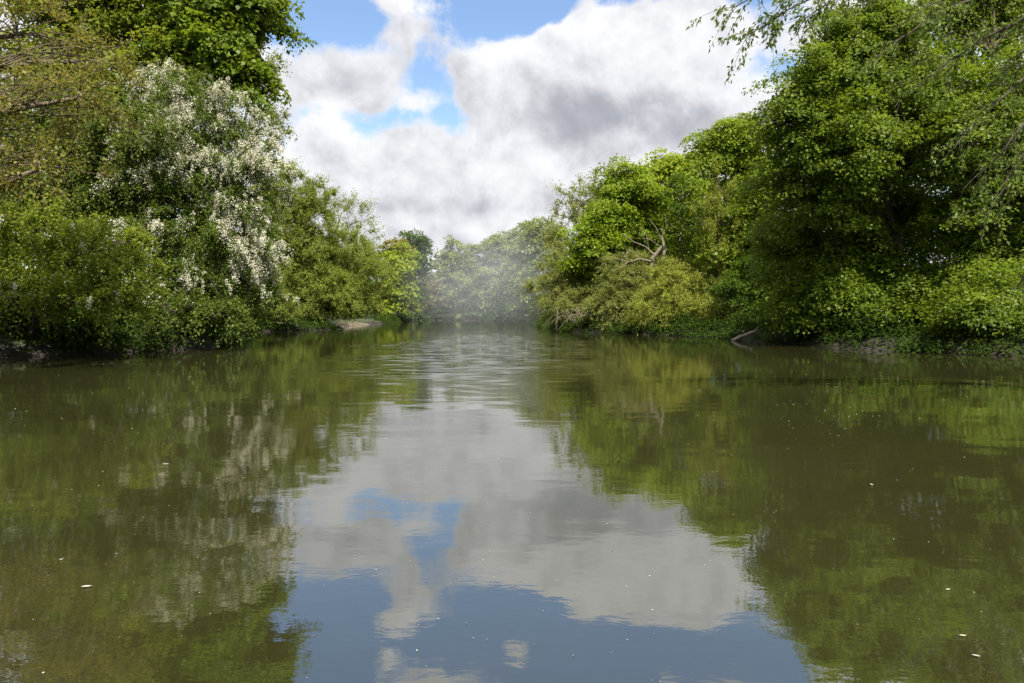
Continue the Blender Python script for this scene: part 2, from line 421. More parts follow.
def tree(name, label, cat, base_px, base_d, lobes_px, style, group=None, trunk_r=.22, lean=0.0, twig=0, fork=.35,
         dz=0.9, over=None, limbs=True, low=-.75, sprinkle=0.0, base_xyz=None):
    """lobes_px: (px, py, rx, ry, depth offset) outlines of the crown's main boughs at the tree's own distance"""
    SEED[0] += 1
    rng = np.random.default_rng(SEED[0])
    st = dict(STYLE[style]); st.update(over or {})
    bx, by = (base_px - 512) / F * base_d, base_d
    if base_xyz: bx, by = base_xyz
    base = np.array([bx, by, float(ground_h(bx, by)) - .06])
    root = tag(empty(name, base), label, cat, group)
    lobes = []
    for lb in lobes_px:
        px, py, rx, ry = lb[:4]; dd = lb[4] if len(lb) > 4 else 0.0
        d = base_d + dd
        rx_, rz_ = rx * d / F, ry * d / F
        lobes.append((P(px, py, d) - base, np.array([rx_, min(max(rx_ * dz, .6), rx_ * 1.2), rz_])))
    if st.get('split'):
        parts = []
        for c, r in lobes:
            for k in range(st['split']):
                q = rng.normal(0, 1, 3); q = q / np.linalg.norm(q) * rng.uniform(.25, .72)
                parts.append((c + q * r, r * np.array([.68, .68, .66]) * rng.uniform(.65, 1.25)))
        lobes = parts + [(c, r * .82) for c, r in lobes]
    C, N, Sz, Lb = clumps_in(lobes, st['size'], st['dens'], rng, low=low)
    if st.get('split'):                                # stray shoots break the outline of every bough
        C = C + rng.normal(0, .34, C.shape) * Sz[:, None] + N * (np.abs(rng.normal(0, .38, len(C))) * Sz)[:, None]
        Sz = Sz * rng.uniform(.55, 1.25, len(Sz))
    keep = C[:, 2] + base[2] > .12
    C, N, Sz, Lb = C[keep], N[keep], Sz[keep], Lb[keep]
    trunk, br = Tubes(), Tubes()
    ztop = max(c[2] for c, r in lobes); cx = np.mean([c for c, r in lobes], axis=0)
    top = np.array([cx[0] * .75, cx[1] * .5, ztop * .92])
    tp = curve((0, 0, -.25), top, (lean, 0, 0), 9, rng, .06 + trunk_r * .15)
    trunk.add(tp, trunk_r, trunk_r * .18, 9, .8)
    for k in range(5):                               # root flare
        th = k * 1.26 + rng.uniform(0, .5)
        trunk.add(curve((0, 0, trunk_r * 1.6), (math.cos(th) * trunk_r * 2.4, math.sin(th) * trunk_r * 2.4, -.15), (0, 0, -.05), 4, rng), trunk_r * .55, trunk_r * .2, 5)
    for li, (c, r) in enumerate(lobes):
        # a limb leaves the trunk below the lobe
        zs = np.clip((c[2] - np.linalg.norm(c[:2]) * .55) / max(top[2], .1), .06, .93)
        s = tp[int(round(zs * 8))]
        ln = np.linalg.norm(c - s)
        lp = curve(s, c, (0, 0, ln * .1), 7, rng, ln * .02)
        r0 = min(trunk_r * .55, .03 + ln * .018)
        trunk.add(lp, r0, r0 * .35, 6)
        ids = np.where(Lb == li)[0]
        if len(ids) > 30: ids = rng.choice(ids, 30, replace=False)
        for j in ids:
            q = lp[rng.integers(3, 7)]
            l2 = np.linalg.norm(C[j] - q)
            br.add(curve(q, C[j], (0, 0, l2 * rng.uniform(-.02, .16)), 5, rng, l2 * .03), min(r0 * .4, .035), .008, 4)
    if st['kind'] == 'plate':
        lv = plate_leaves(C, N, Sz, st['per'], st['L'], st['W'], rng, st.get('flat', .38), st.get('droop', .35))
    else:
        lv = spray_leaves(C, N, Sz, st['shoots'], st['per'], st['L'], st['W'], rng, st['up'], st['grav'], st.get('wild', .55),
                          spread=st['spread'], twigs=br if twig else None, tw_r=.010, tw_every=max(1, twig))
    ok = lv[0][:, 2] + base[2] > .05
    lv = tuple(x[ok] for x in lv)
    trunk.build('trunk', st['bark'], root)
    if br.v: br.build('branches', st['bark'], root)
    leaves_to_mesh(*lv, 'crown', st['mat'], root)
    return root, base, C, N, Sz, lv, rng

def blossom(root, base, C, N, Sz, lv, rng, n_sprays, size, where, length=.75, per=46):
    """white flowers packed along the outer boughs, each spray arching out and down"""
    p = lv[0]
    idx = np.where(where(p + base, rng))[0]
    idx = rng.choice(idx, min(n_sprays, len(idx)), replace=False)
    ctr = C.mean(0)
    P_, K = [], []
    for j in idx:
        o = p[j] - ctr; o[2] = 0; o = o / max(np.linalg.norm(o), .1)
        o = norm(o * .8 + np.array([0, -.45, 0]) + rng.normal(0, .35, 3))
        ln = length * rng.uniform(.35, 1.5); m = int(per * ln / length * rng.uniform(.6, 1.3)) + 4
        t = rng.random(m)
        q = p[j] + o * (ln * t)[:, None] * .75 + np.array([0, 0, 1.0]) * (ln * (.22 * t - .85 * t * t))[:, None]
        # flowers sit in tight knots along the spray
        knots = rng.random(max(2, int(ln * 7))); kt = knots[rng.integers(0, len(knots), m)]
        q += (kt - t)[:, None] * o * ln * .5
        P_.append(q + rng.normal(0, .055, (m, 3)) + o * .10 + np.array([0, 0, .06])); K.append(m)
    q = np.concatenate(P_); n = len(q)
    nr = norm(np.array([0, -.35, .6]) + rng.normal(0, .5, (n, 3)))
    a = norm(rng.normal(0, 1, (n, 3))); a = norm(a - nr * (a * nr).sum(-1, keepdims=True))
    k = rng.uniform(.6, 1.25, n) * size
    leaves_to_mesh(q, a, nr, k, k * .95, rng.random(n), 'blossom', 'petal', root)

# ================================================================== LEFT BANK
tree('oak_tree', 'tree with bronze young leaves and bare twigs reaching in at the top left corner', 'tree', -120, 23,
     [(25, 40, 60, 36, 1), (85, 100, 50, 28, 0), (10, 115, 60, 40, 0), (45, 170, 50, 26, -1), (110, 65, 34, 20, 1.5), (-60, 90, 70, 60, 0)],
     'bronze', trunk_r=.32, over=dict(dens=.6, shoots=5), twig=1, base_xyz=(-25.5, 19))
tree('broadleaf_tree', 'tall yellow green tree rising behind the white flowering hawthorn on the left bank', 'tree', 120, 50,
     [(150, 30, 52, 40), (95, 15, 50, 42), (180, 78, 42, 30, -1), (60, 60, 50, 50, -1), (130, 95, 50, 34, -1), (165, -25, 45, 35), (60, -30, 60, 45)], 'lime', trunk_r=.34)
tree('sycamore_tree', 'deep green broad leaved tree against the sky above the white flowering hawthorn', 'tree', 215, 49,
     [(238, 22, 36, 30), (222, 70, 36, 26, -1), (256, 12, 24, 22), (205, 30, 32, 40), (228, -25, 40, 30), (243, 88, 24, 15, -1)], 'sycamore', trunk_r=.3,
     over=dict(size=1.1, L=.28, W=.24))
tree('ash_tree', 'slim thinly leaved tree with feathery twigs at the right edge of the tall left trees', 'tree', 212, 58,
     [(264, 95, 17, 40), (272, 130, 16, 26), (255, 150, 18, 34), (276, 72, 10, 16)], 'ash', trunk_r=.14, twig=1, over=dict(size=1.0, dens=.42))
hw = tree('hawthorn_tree', 'large hawthorn covered in white blossom with boughs drooping to the left bank', 'tree', 185, 41,
     [(185, 108, 42, 30), (228, 132, 36, 36, -1), (252, 178, 26, 40, -1), (246, 238, 27, 44, -2), (205, 190, 46, 46, -1), (165, 165, 45, 44, -1),
      (205, 262, 40, 42, -2), (165, 240, 36, 42, -2.5), (245, 292, 24, 28, -2), (190, 308, 38, 26, -1), (175, 312, 30, 16, -5), (215, 316, 30, 14, -4.5)], 'hawthorn', trunk_r=.2, low=-.6)
def hw_where(p, rng):
    px = 512 + p[:, 0] / p[:, 1] * F; py = HOR - (p[:, 2] - EYE) / p[:, 1] * F
    f = (np.sin(p[:, 0] * 1.5 + p[:, 2] * .9) + np.sin(p[:, 2] * 1.9 - p[:, 0] * .7 + 1.0) + np.sin(p[:, 0] * 3.1 + 2 * p[:, 1])) / 3
    top = (p[:, 2] > 9.6).astype(float) * .5 + (p[:, 0] > -15.6) * .55
    return (f + top + rng.normal(0, .25, len(p)) > .36) & (p[:, 2] > 2.4 + rng.random(len(p)) * 1.5)
blossom(*hw, 2700, .060, hw_where)
hw2 = tree('hawthorn_tree', 'low hawthorn with lit yellow green bough and sparse white flowers overhanging the dark left water', 'tree', 20, 33,
     [(95, 255, 48, 26, -3), (50, 240, 46, 30, -2), (115, 285, 40, 22, -3.5), (20, 275, 48, 30, -2), (70, 300, 34, 16, -4.5), (-40, 260, 50, 50, -1), (10, 300, 40, 16, -4.5), (-50, 300, 44, 18, -4.5), (120, 304, 30, 12, -3.5)], 'hawthorn', trunk_r=.2, low=-.45,
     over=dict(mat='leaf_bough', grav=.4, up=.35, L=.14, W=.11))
blossom(*hw2, 60, .06, length=.5, where=lambda p, rng: (np.sin(p[:, 0] * 1.9 + p[:, 2]) + np.sin(p[:, 2] * 2.6) > .35) & ((p[:, 2] < 4.6) | (p[:, 0] < -17)))
hw3 = tree('hawthorn_tree', 'shaded hawthorn with scattered white flowers between the lit low bough and the bronze leaved branches', 'tree', 75, 39,
     [(60, 170, 60, 40), (125, 190, 44, 44), (15, 215, 50, 44), (95, 225, 50, 36, 1), (140, 130, 34, 24, -1.5), (60, 120, 60, 34, 1), (110, 145, 50, 34)], 'hawthorn', trunk_r=.24)
blossom(*hw3, 90, .065, length=.6, where=lambda p, rng: (np.sin(p[:, 0] * 1.3 + p[:, 2]) + np.sin(p[:, 2] * 2.2 + 1) > .5))
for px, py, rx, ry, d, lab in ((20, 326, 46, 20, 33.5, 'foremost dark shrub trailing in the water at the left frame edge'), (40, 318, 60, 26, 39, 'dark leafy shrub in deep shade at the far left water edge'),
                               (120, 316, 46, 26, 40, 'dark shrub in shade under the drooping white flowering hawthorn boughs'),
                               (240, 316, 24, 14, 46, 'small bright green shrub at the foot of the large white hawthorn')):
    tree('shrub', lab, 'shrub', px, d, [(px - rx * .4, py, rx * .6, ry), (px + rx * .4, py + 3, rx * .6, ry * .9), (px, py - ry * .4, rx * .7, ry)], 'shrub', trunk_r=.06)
tree('willow_tree', 'tall olive willow with airy top right beside the white hawthorn', 'tree', 285, 90,
     [(293, 205, 24, 30), (280, 235, 28, 36), (310, 232, 24, 30), (275, 190, 18, 24), (290, 265, 36, 32), (318, 205, 20, 18), (262, 215, 20, 30)], 'willow', trunk_r=.28, over=dict(size=1.3, L=.34, W=.11))
tree('ash_tree', 'thin airy tree with open twigs standing out against the sky above the left willows', 'tree', 322, 104,
     [(340, 203, 20, 13), (358, 222, 22, 16), (330, 225, 20, 20), (352, 248, 26, 18), (371, 240, 9, 10), (330, 250, 26, 20), (366, 262, 18, 18)], 'ash', trunk_r=.2, twig=1, over=dict(size=1.6, dens=.34, L=.32, W=.14))
tree('willow_tree', 'broad dome shaped willow spreading low over the left bank', 'tree', 308, 92,
     [(335, 268, 42, 34), (300, 280, 34, 34), (362, 282, 24, 32, 2), (325, 298, 40, 26, -2), (290, 304, 30, 18, -2), (352, 302, 30, 18, 1)], 'willow', trunk_r=.3, over=dict(size=1.3, L=.36, W=.11))
tree('willow_shrub', 'small olive shrub where the left bank steps back beside the hawthorn', 'shrub', 268, 79,
     [(268, 298, 16, 24), (262, 275, 14, 22), (280, 308, 16, 14)], 'willow', trunk_r=.08, over=dict(size=.9, L=.28, W=.1))
tree('maple_tree', 'bright yellow green tree at the end of the left bank', 'tree', 390, 172,
     [(402, 264, 15, 17), (396, 286, 18, 20), (404, 300, 12, 12), (388, 270, 12, 14), (396, 308, 16, 10), (386, 306, 12, 10)], 'yellow', trunk_r=.3)
tree('oak_tree', 'bronze topped tree just behind the bright yellow green one', 'tree', 386, 182,
     [(396, 252, 14, 12), (388, 258, 11, 10), (404, 256, 9, 9)], 'yellow', trunk_r=.3, over=dict(mat='leaf_bronze'))
tree('broadleaf_tree', 'round dark crowned tree tallest at the end of the left bank', 'tree', 396, 192,
     [(415, 246, 15, 13), (410, 258, 13, 14), (421, 258, 11, 14), (414, 275, 12, 14), (412, 296, 14, 16)], 'far', trunk_r=.35, over=dict(mat='leaf_deep'))
tree('shrub', 'pinkish brown shrub beside the misty far bank', 'shrub', 430, 243,
     [(430, 290, 11, 12), (424, 302, 10, 10), (437, 302, 9, 9)], 'far', trunk_r=.2, over=dict(mat='leaf_pink'))

# ================================================================== FAR BANK
for px, d, lb, lab in (
    (452, 246, [(453, 254, 10, 16), (446, 272, 13, 18), (459, 282, 14, 20), (440, 295, 14, 16)], 'slender tree standing up at the left of the misty far bank'),
    (474, 250, [(474, 262, 16, 18), (466, 285, 16, 18), (482, 290, 16, 18)], 'low rounded tree half hidden in mist on the far bank'),
    (500, 246, [(499, 250, 17, 18), (510, 266, 15, 20), (490, 280, 16, 20), (503, 298, 18, 14)], 'pale green tree in the middle of the misty far bank'),
    (523, 232, [(524, 246, 16, 20), (518, 278, 16, 20), (530, 292, 14, 18)], 'greyish tree at the right end of the misty far bank'),
    (545, 165, [(541, 236, 17, 15), (535, 255, 20, 20), (556, 250, 16, 18), (545, 280, 24, 24), (532, 298, 16, 16)], 'full olive tree on the right bank beside the mist'),
):
    tree('broadleaf_tree', lab, 'tree', px, d, lb, 'far', group='trees at the far bend of the river', trunk_r=.35)

# ================================================================== RIGHT BANK
tree('broadleaf_tree', 'pale airy tree leaning out to the left behind the vivid green maple', 'tree', 596, 102,
     [(580, 202, 22, 17), (598, 192, 16, 15), (565, 218, 13, 8), (592, 222, 22, 18), (570, 248, 24, 20), (600, 245, 20, 20)], 'ash', trunk_r=.3, twig=1, over=dict(mat='leaf_greywillow', size=1.4, dens=.6, L=.34, W=.18))
tree('willow_tree', 'olive grey willow hanging over the water at the left end of the right bank', 'tree', 572, 84,
     [(565, 272, 24, 20), (552, 292, 20, 20, -2), (585, 285, 26, 24), (600, 268, 22, 20), (570, 308, 26, 15, -3), (596, 306, 24, 16, -4)], 'greywillow', trunk_r=.25, twig=3, over=dict(size=1.1, L=.3, W=.1))
tree('maple_tree', 'vivid green maple with dense leaves high on the right bank', 'tree', 622, 82,
     [(622, 188, 22, 17), (640, 205, 20, 20), (608, 222, 24, 18, -1), (598, 245, 22, 16, -2), (630, 236, 22, 22), (592, 264, 16, 12, -2)], 'maple', trunk_r=.3)
tree('broadleaf_tree', 'yellow green domed tree forming the highest point behind the dead branches', 'tree', 675, 90,
     [(668, 172, 26, 17), (690, 185, 24, 24), (650, 190, 18, 18), (680, 215, 34, 28), (660, 245, 28, 28), (700, 250, 26, 30)], 'lime', trunk_r=.38, over=dict(mat='leaf_yellow', size=1.4, L=.4, W=.32))
tree('sycamore_tree', 'dark green tree in a shady pocket between the yellow green dome and slim poplar', 'tree', 684, 78,
     [(678, 190, 11, 14), (676, 214, 10, 9), (690, 225, 14, 16)], 'deep', trunk_r=.2, over=dict(size=1.0))
tree('sycamore_tree', 'bright green tree with lifted top against the sky left of the big sycamore', 'tree', 742, 68,
     [(725, 140, 24, 15), (745, 152, 24, 18), (712, 160, 16, 14), (750, 185, 24, 24), (740, 215, 24, 24), (755, 245, 22, 26), (735, 262, 22, 24)], 'maple', trunk_r=.3)
tree('poplar_tree', 'slim upright pale poplar in front of the bright green trees', 'tree', 720, 66,
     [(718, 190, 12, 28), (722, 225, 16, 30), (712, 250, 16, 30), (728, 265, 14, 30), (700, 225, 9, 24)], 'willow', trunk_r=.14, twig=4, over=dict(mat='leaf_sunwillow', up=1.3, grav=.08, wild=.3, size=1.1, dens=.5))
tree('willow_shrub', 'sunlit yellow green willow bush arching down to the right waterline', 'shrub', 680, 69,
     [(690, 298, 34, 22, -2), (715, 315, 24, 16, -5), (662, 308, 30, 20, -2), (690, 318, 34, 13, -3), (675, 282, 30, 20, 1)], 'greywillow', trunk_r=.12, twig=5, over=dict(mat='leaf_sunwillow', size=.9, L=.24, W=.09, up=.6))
tree('willow_shrub', 'pale olive willow bush with bare twigs left of the sunlit yellow green bush', 'shrub', 632, 74,
     [(630, 290, 28, 22), (612, 308, 24, 18, -1), (640, 312, 24, 16, -1), (650, 275, 22, 18, 1), (622, 272, 20, 18, 1)], 'greywillow', trunk_r=.12, twig=3, over=dict(size=.95, L=.26, W=.09))
tree('shrub', 'dark leafy shrub in the shade right of the sunlit willow bush', 'shrub', 752, 61,
     [(748, 282, 20, 26), (735, 298, 18, 22, -1), (765, 295, 20, 28, -1), (755, 318, 22, 15, -3), (772, 262, 18, 26)], 'deep', trunk_r=.1, over=dict(size=.7, L=.2, W=.15))
tree('sycamore_tree', 'big sycamore with layered boughs and dark trunk on the right bank', 'tree', 906, 43,
     [(842, 48, 34, 24, -3), (885, 40, 42, 30, -3), (800, 95, 30, 22, -4), (845, 95, 42, 30, -3), (895, 100, 44, 38, -3), (785, 128, 20, 18, -4), (800, 150, 30, 20, -4), (850, 150, 46, 30, -5), (910, 160, 44, 38, -0.5),
      (792, 190, 26, 20, -2), (835, 205, 40, 26, -3), (790, 238, 26, 24, 1), (840, 255, 40, 26, 0), (895, 225, 40, 40, 4.5), (880, 280, 40, 20, 0), (800, 280, 28, 22, 1), (848, 298, 32, 15, -2), (908, 296, 26, 14, -3), (806, 304, 24, 14, -1), (868, 314, 32, 15, -2.5), (926, 310, 32, 16, -4), (800, 314, 24, 13, -.5), (838, 322, 24, 10, -2), (892, 322, 26, 10, -4.5)],
     'sycamore', trunk_r=.42)
tree('alder_tree', 'fresh green small leaved tree filling the right edge beside the big sycamore', 'tree', 985, 39,
     [(960, 150, 38, 38, -3), (1010, 120, 44, 44, -3), (985, 190, 46, 44, -2), (1030, 200, 44, 60, -1), (960, 235, 40, 40, 1), (1000, 260, 46, 38, 0), (955, 285, 36, 26, 0), (1060, 120, 50, 70, -3), (1020, 295, 40, 28, -2), (975, 298, 28, 15, -4), (1030, 292, 30, 18, -4), (1080, 300, 50, 30, -4), (945, 105, 30, 34, -2), (975, 318, 34, 14, -5.5), (1030, 316, 34, 16, -5.5), (1000, 25, 44, 40, 1), (945, 30, 30, 40, 1.5)],
     'lime', trunk_r=.26, over=dict(mat='leaf_sycamore', size=.8, dens=.6, L=.16, W=.12, per=95, split=4, flat=.6, droop=.2))
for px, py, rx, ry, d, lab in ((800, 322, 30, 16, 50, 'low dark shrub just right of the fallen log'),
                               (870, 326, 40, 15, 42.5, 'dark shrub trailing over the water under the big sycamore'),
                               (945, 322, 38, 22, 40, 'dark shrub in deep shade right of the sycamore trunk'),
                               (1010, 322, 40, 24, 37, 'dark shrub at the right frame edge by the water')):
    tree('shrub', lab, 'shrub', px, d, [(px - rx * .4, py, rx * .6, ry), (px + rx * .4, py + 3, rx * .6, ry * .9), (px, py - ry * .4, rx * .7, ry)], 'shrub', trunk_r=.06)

for px, py, rx, ry, d, lab in ((80, 336, 46, 14, 34.0, 'low dark shrub dipping into the river below the lit hawthorn bough'),):
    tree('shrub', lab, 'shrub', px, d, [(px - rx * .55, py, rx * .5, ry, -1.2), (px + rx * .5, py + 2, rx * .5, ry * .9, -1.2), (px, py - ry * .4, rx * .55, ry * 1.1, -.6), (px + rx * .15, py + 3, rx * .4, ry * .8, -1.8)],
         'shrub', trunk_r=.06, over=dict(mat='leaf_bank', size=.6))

# nearby willow: trunk just off the right edge, boughs reaching over the corner of the view
def near_willow():
    rng = np.random.default_rng(77)
    bx, by = 17.5, 10.0
    base = np.array([bx, by, float(ground_h(bx, by)) - .06])
    root = tag(empty('willow_tree', base), 'nearby willow whose thin leafy branches hang in across the top right corner', 'tree')
    tr, br = Tubes(), Tubes()
    crown_at = np.array([-2.2, 2.6, 7.6])
    tp = curve((0, 0, -.3), crown_at, (.5, 0, .3), 9, rng, .07)
    tr.add(tp, .36, .17, 10)
    for k in range(5):
        th = k * 1.26
        tr.add(curve((0, 0, .55), (math.cos(th) * .85, math.sin(th) * .85, -.2), (0, 0, -.05), 4, rng), .2, .07, 5)
    boughs = [((1000, -30, 14.5), (742, 40, 14.0), .3, .95), ((1040, -10, 14.5), (866, 66, 14), .3, 1), ((1060, 20, 15), (925, 82, 14.5), .3, 1),
              ((1080, 50, 15), (950, 150, 14.5), .3, 1), ((1000, -50, 15), (800, 24, 14.5), .3, 1), ((960, -60, 14), (728, 14, 13.2), .2, .8),
              ((1080, 90, 14.5), (985, 215, 14), .4, 1), ((1100, 140, 14.5), (1015, 290, 14), .4, 1), ((1060, -30, 13.5), (905, 24, 13), .3, 1),
              ((1100, 0, 15), (975, 100, 15.5), .3, 1), ((1030, -60, 15.5), (850, 10, 16), .3, 1), ((1100, 60, 14), (1000, 150, 13.5), .3, 1),
              ((1110, 170, 14), (1035, 250, 13.6), .3, 1), ((1010, -70, 14), (780, -10, 14), .3, 1), ((1120, 80, 15), (960, 190, 15.5), .3, .9), ((1080, 0, 14), (890, 110, 14.8), .3, .8)]
    pts, dirs = [], []
    for (a, b, bow, dn) in boughs:
        A, B = P(*a) - base, P(*b) - base
        s = tp[rng.integers(5, 9)]
        ln = np.linalg.norm(A - s)
        tr.add(curve(s, A, (0, 0, ln * .12), 7, rng, .05), .085, .045, 6)
        L = np.linalg.norm(B - A)
        bp = curve(A, B, (0, 0, L * .09), 14, rng, .03)
        br.add(bp, .055, .010, 5, .7)
        nt_ = int(L * 9 * dn)
        for k in range(nt_):                         # hanging side twigs
            t = rng.uniform(.02, 1.0) ** .8 * 13
            i = min(int(t), 12); q = bp[i] + (bp[i + 1] - bp[i]) * (t - i)
            fw = norm(bp[i + 1] - bp[i])
            d = norm(fw * .7 + rng.normal(0, .42, 3) + np.array([0, 0, -.10]))
            tl = rng.uniform(.3, 1.0)
            tt = np.linspace(0, 1, 7)[:, None]
            tw = q + d * tl * tt + np.array([0, 0, -.20]) * tl * tt ** 2
            br.add(tw, .0065, .0022, 3)
            m = int(tl * 30); u = np.clip(rng.choice(rng.uniform(.2, 1.0, 4), m) + rng.normal(0, .07, m), .05, 1.05); 
            pts.append(q + d * tl * u[:, None] + np.array([0, 0, -.20]) * tl * u[:, None] ** 2)
            dirs.append(np.tile(norm(d + np.array([0, 0, -.5])), (m, 1)))
    p = np.concatenate(pts); d = np.concatenate(dirs); n = len(p)
    p = p + rng.normal(0, .035, (n, 3))
    a = norm(d * .7 + rng.normal(0, .55, (n, 3)) + np.array([0, 0, -.25]))
    nr = norm(np.array([0, 0, .5]) + rng.normal(0, .6, (n, 3))); nr = norm(nr - a * (a * nr).sum(-1, keepdims=True))
    k = rng.uniform(.6, 1.25, n)
    tr.build('trunk', 'bark_dark', root); br.build('branches', 'bark_dark', root)
    leaves_to_mesh(p, a, nr, .115 * k, .044 * k, rng.random(n), 'crown', 'leaf_hanging', root)
near_willow()

# ================================================================== leafy masses nobody could count
def scatter_mass(name, C, N, Sz, per, L, W, mat, seed, flat=.45):
    rng = np.random.default_rng(seed)
    lv = plate_leaves(C, N, Sz, per, L, W, rng, flat=flat)
    ok = lv[0][:, 2] > .04
    o = leaves_to_mesh(*(x[ok] for x in lv), name, mat, None)
    tag(o, kind='stuff'); return o
def along(path, n, rng):
    path = np.asarray(path, float); seg = np.linalg.norm(np.diff(path[:, :2], axis=0), axis=1)
    cum = np.concatenate([[0], np.cumsum(seg)]); t = rng.uniform(0, cum[-1], n)
    return np.stack([np.interp(t, cum, path[:, k]) for k in range(path.shape[1])], -1)
def woodland(name, label, path, n, width, size, L, mat, seed):
    """path: x, y, crown height; a belt of wood behind the trees on the bank"""
    rng = np.random.default_rng(seed)
    q = along(path, n, rng)
    off = rng.normal(0, width, (n, 2)); x = q[:, 0] + off[:, 0]; y = q[:, 1] + off[:, 1]
    top = q[:, 2] * (1 + .16 * np.sin(x * .55 + y * .2) + .1 * np.sin(x * 1.3 - y * .33))
    g = ground_h(x, y); z = g + top * (rng.random(n) ** .75)
    ok = river_dist(x, y) > 1.5
    C = np.stack([x, y, z], -1)[ok]; m = len(C)
    N = norm(np.stack([rng.normal(0, .5, m) - np.sign(C[:, 0]) * .3, rng.normal(-.5, .5, m), rng.uniform(0, 1, m)], -1))
    o = scatter_mass(name, C, N, size * rng.uniform(.6, 1.4, m), 46, L, L * .8, mat, seed)
    tag(o, label, 'woodland')
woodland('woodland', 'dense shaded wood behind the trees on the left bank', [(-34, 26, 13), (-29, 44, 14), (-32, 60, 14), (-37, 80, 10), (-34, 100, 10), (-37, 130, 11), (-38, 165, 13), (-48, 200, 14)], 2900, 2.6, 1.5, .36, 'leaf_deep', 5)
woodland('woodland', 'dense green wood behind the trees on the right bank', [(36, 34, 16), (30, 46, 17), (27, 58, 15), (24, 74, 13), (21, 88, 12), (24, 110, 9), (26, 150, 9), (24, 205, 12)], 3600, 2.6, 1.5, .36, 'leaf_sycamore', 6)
woodland('woodland', 'hazy wood closing the far bend of the river', [(24, 205, 12), (6, 236, 14), (-20, 252, 14), (-50, 264, 13), (-110, 280, 15)], 900, 4.0, 2.2, .7, 'leaf_far', 7)

def undergrowth(name, label, i0, i1, n, mat, seed, hgt=1.0, skip=None, L=.17):
    """brambles and nettles that clothe the bank and trail over the water's edge"""
    rng = np.random.default_rng(seed)
    pts = RIVER[i0:i1 + 1]
    q = along(np.c_[pts, np.zeros(len(pts))], n, rng)
    d0 = rng.normal(.75, 1.0, n)
    x, y = q[:, 0], q[:, 1]
    e = .5; gx = river_dist(x + e, y) - river_dist(x - e, y); gy = river_dist(x, y + e) - river_dist(x, y - e)
    g = norm(np.stack([gx, gy], -1)); x = x + g[:, 0] * d0; y = y + g[:, 1] * d0
    z = np.maximum(ground_h(x, y), 0.05) + rng.random(n) ** 1.6 * hgt * np.maximum(.1, .7 + np.sin(x * .9 + y * .7) + .8 * np.sin(x * .31 - y * .43))
    C = np.stack([x, y, z], -1)
    ok = (d0 > -1.0)
    if skip: ok &= ~skip(x, y)
    C, g = C[ok], g[ok]; m = len(C)
    N = norm(np.c_[-g * .6, np.full(m, .7)] + rng.normal(0, .3, (m, 3)))
    dist = np.hypot(C[:, 0], C[:, 1])
    o = scatter_mass(name, C, N, .55 * rng.uniform(.6, 1.4, m), 42, L, L * .75, mat, seed, flat=.6)
    tag(o, label, 'undergrowth')
SAND = lambda x, y: (y > 92) & (y < 150) & (x < 0)
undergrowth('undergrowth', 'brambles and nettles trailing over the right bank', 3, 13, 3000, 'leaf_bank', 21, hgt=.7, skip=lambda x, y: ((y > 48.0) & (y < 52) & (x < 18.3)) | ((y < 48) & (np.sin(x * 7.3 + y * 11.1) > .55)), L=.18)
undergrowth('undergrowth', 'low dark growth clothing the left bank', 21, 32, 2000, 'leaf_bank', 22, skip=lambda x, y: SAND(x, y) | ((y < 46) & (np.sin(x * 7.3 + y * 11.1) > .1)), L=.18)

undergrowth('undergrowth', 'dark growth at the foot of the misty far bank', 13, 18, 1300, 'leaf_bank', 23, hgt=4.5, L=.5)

# ================================================================== small things on the banks
def sand_bank():
    rng = np.random.default_rng(3)
    ys = np.linspace(96, 146, 70)
    xs = np.interp(ys, [88, 118, 140, 178], [-23.5, -29, -28.4, -28])
    prof = [(-1.6, -.35), (-.7, .06), (-.1, .22), (.25, .45), (.9, .62), (2.0, .75), (4.0, .7)]
    v = []
    for x, y in zip(xs, ys):
        e = min(1, (y - 96) / 16, (146 - y) / 16); o = wob(x * 1.3, y * 1.3) * .5
        for dx, z in prof:
            v.append((x - dx - o + rng.normal(0, .06), y, z * (.45 + .55 * e) + rng.normal(0, .03) - (0.5 * (1 - e))))
    n = len(prof); i = (np.arange(69)[:, None] * n + np.arange(n - 1)[None]).ravel()
    tag(mesh_obj('sand_bank', v, np.stack([i, i + 1, i + 1 + n, i + n], -1), 'sand', smooth=True), kind='structure')
sand_bank()

def log():
    rng = np.random.default_rng(8)
    t = Tubes()
    p = curve((16.3, 50.3, .04), (19.4, 51.0, .98), (0, 0, .10), 12, rng, .02)
    t.add(p, .15, .08, 9); 
    t.add([p[0] - (.02, .02, 0), p[0]], .03, .15, 9)
    t.add(curve(p[6], p[6] + np.array([.5, -.6, .55]), (0, 0, .1), 5, rng), .06, .02, 5)
    t.add(curve(p[9], p[9] + np.array([-.2, -.4, .5]), (0, 0, .05), 5, rng), .05, .02, 5)
    tag(t.build('log', 'bark_pale'), 'pale fallen log sloping from the right bank into the water', 'log')
log()

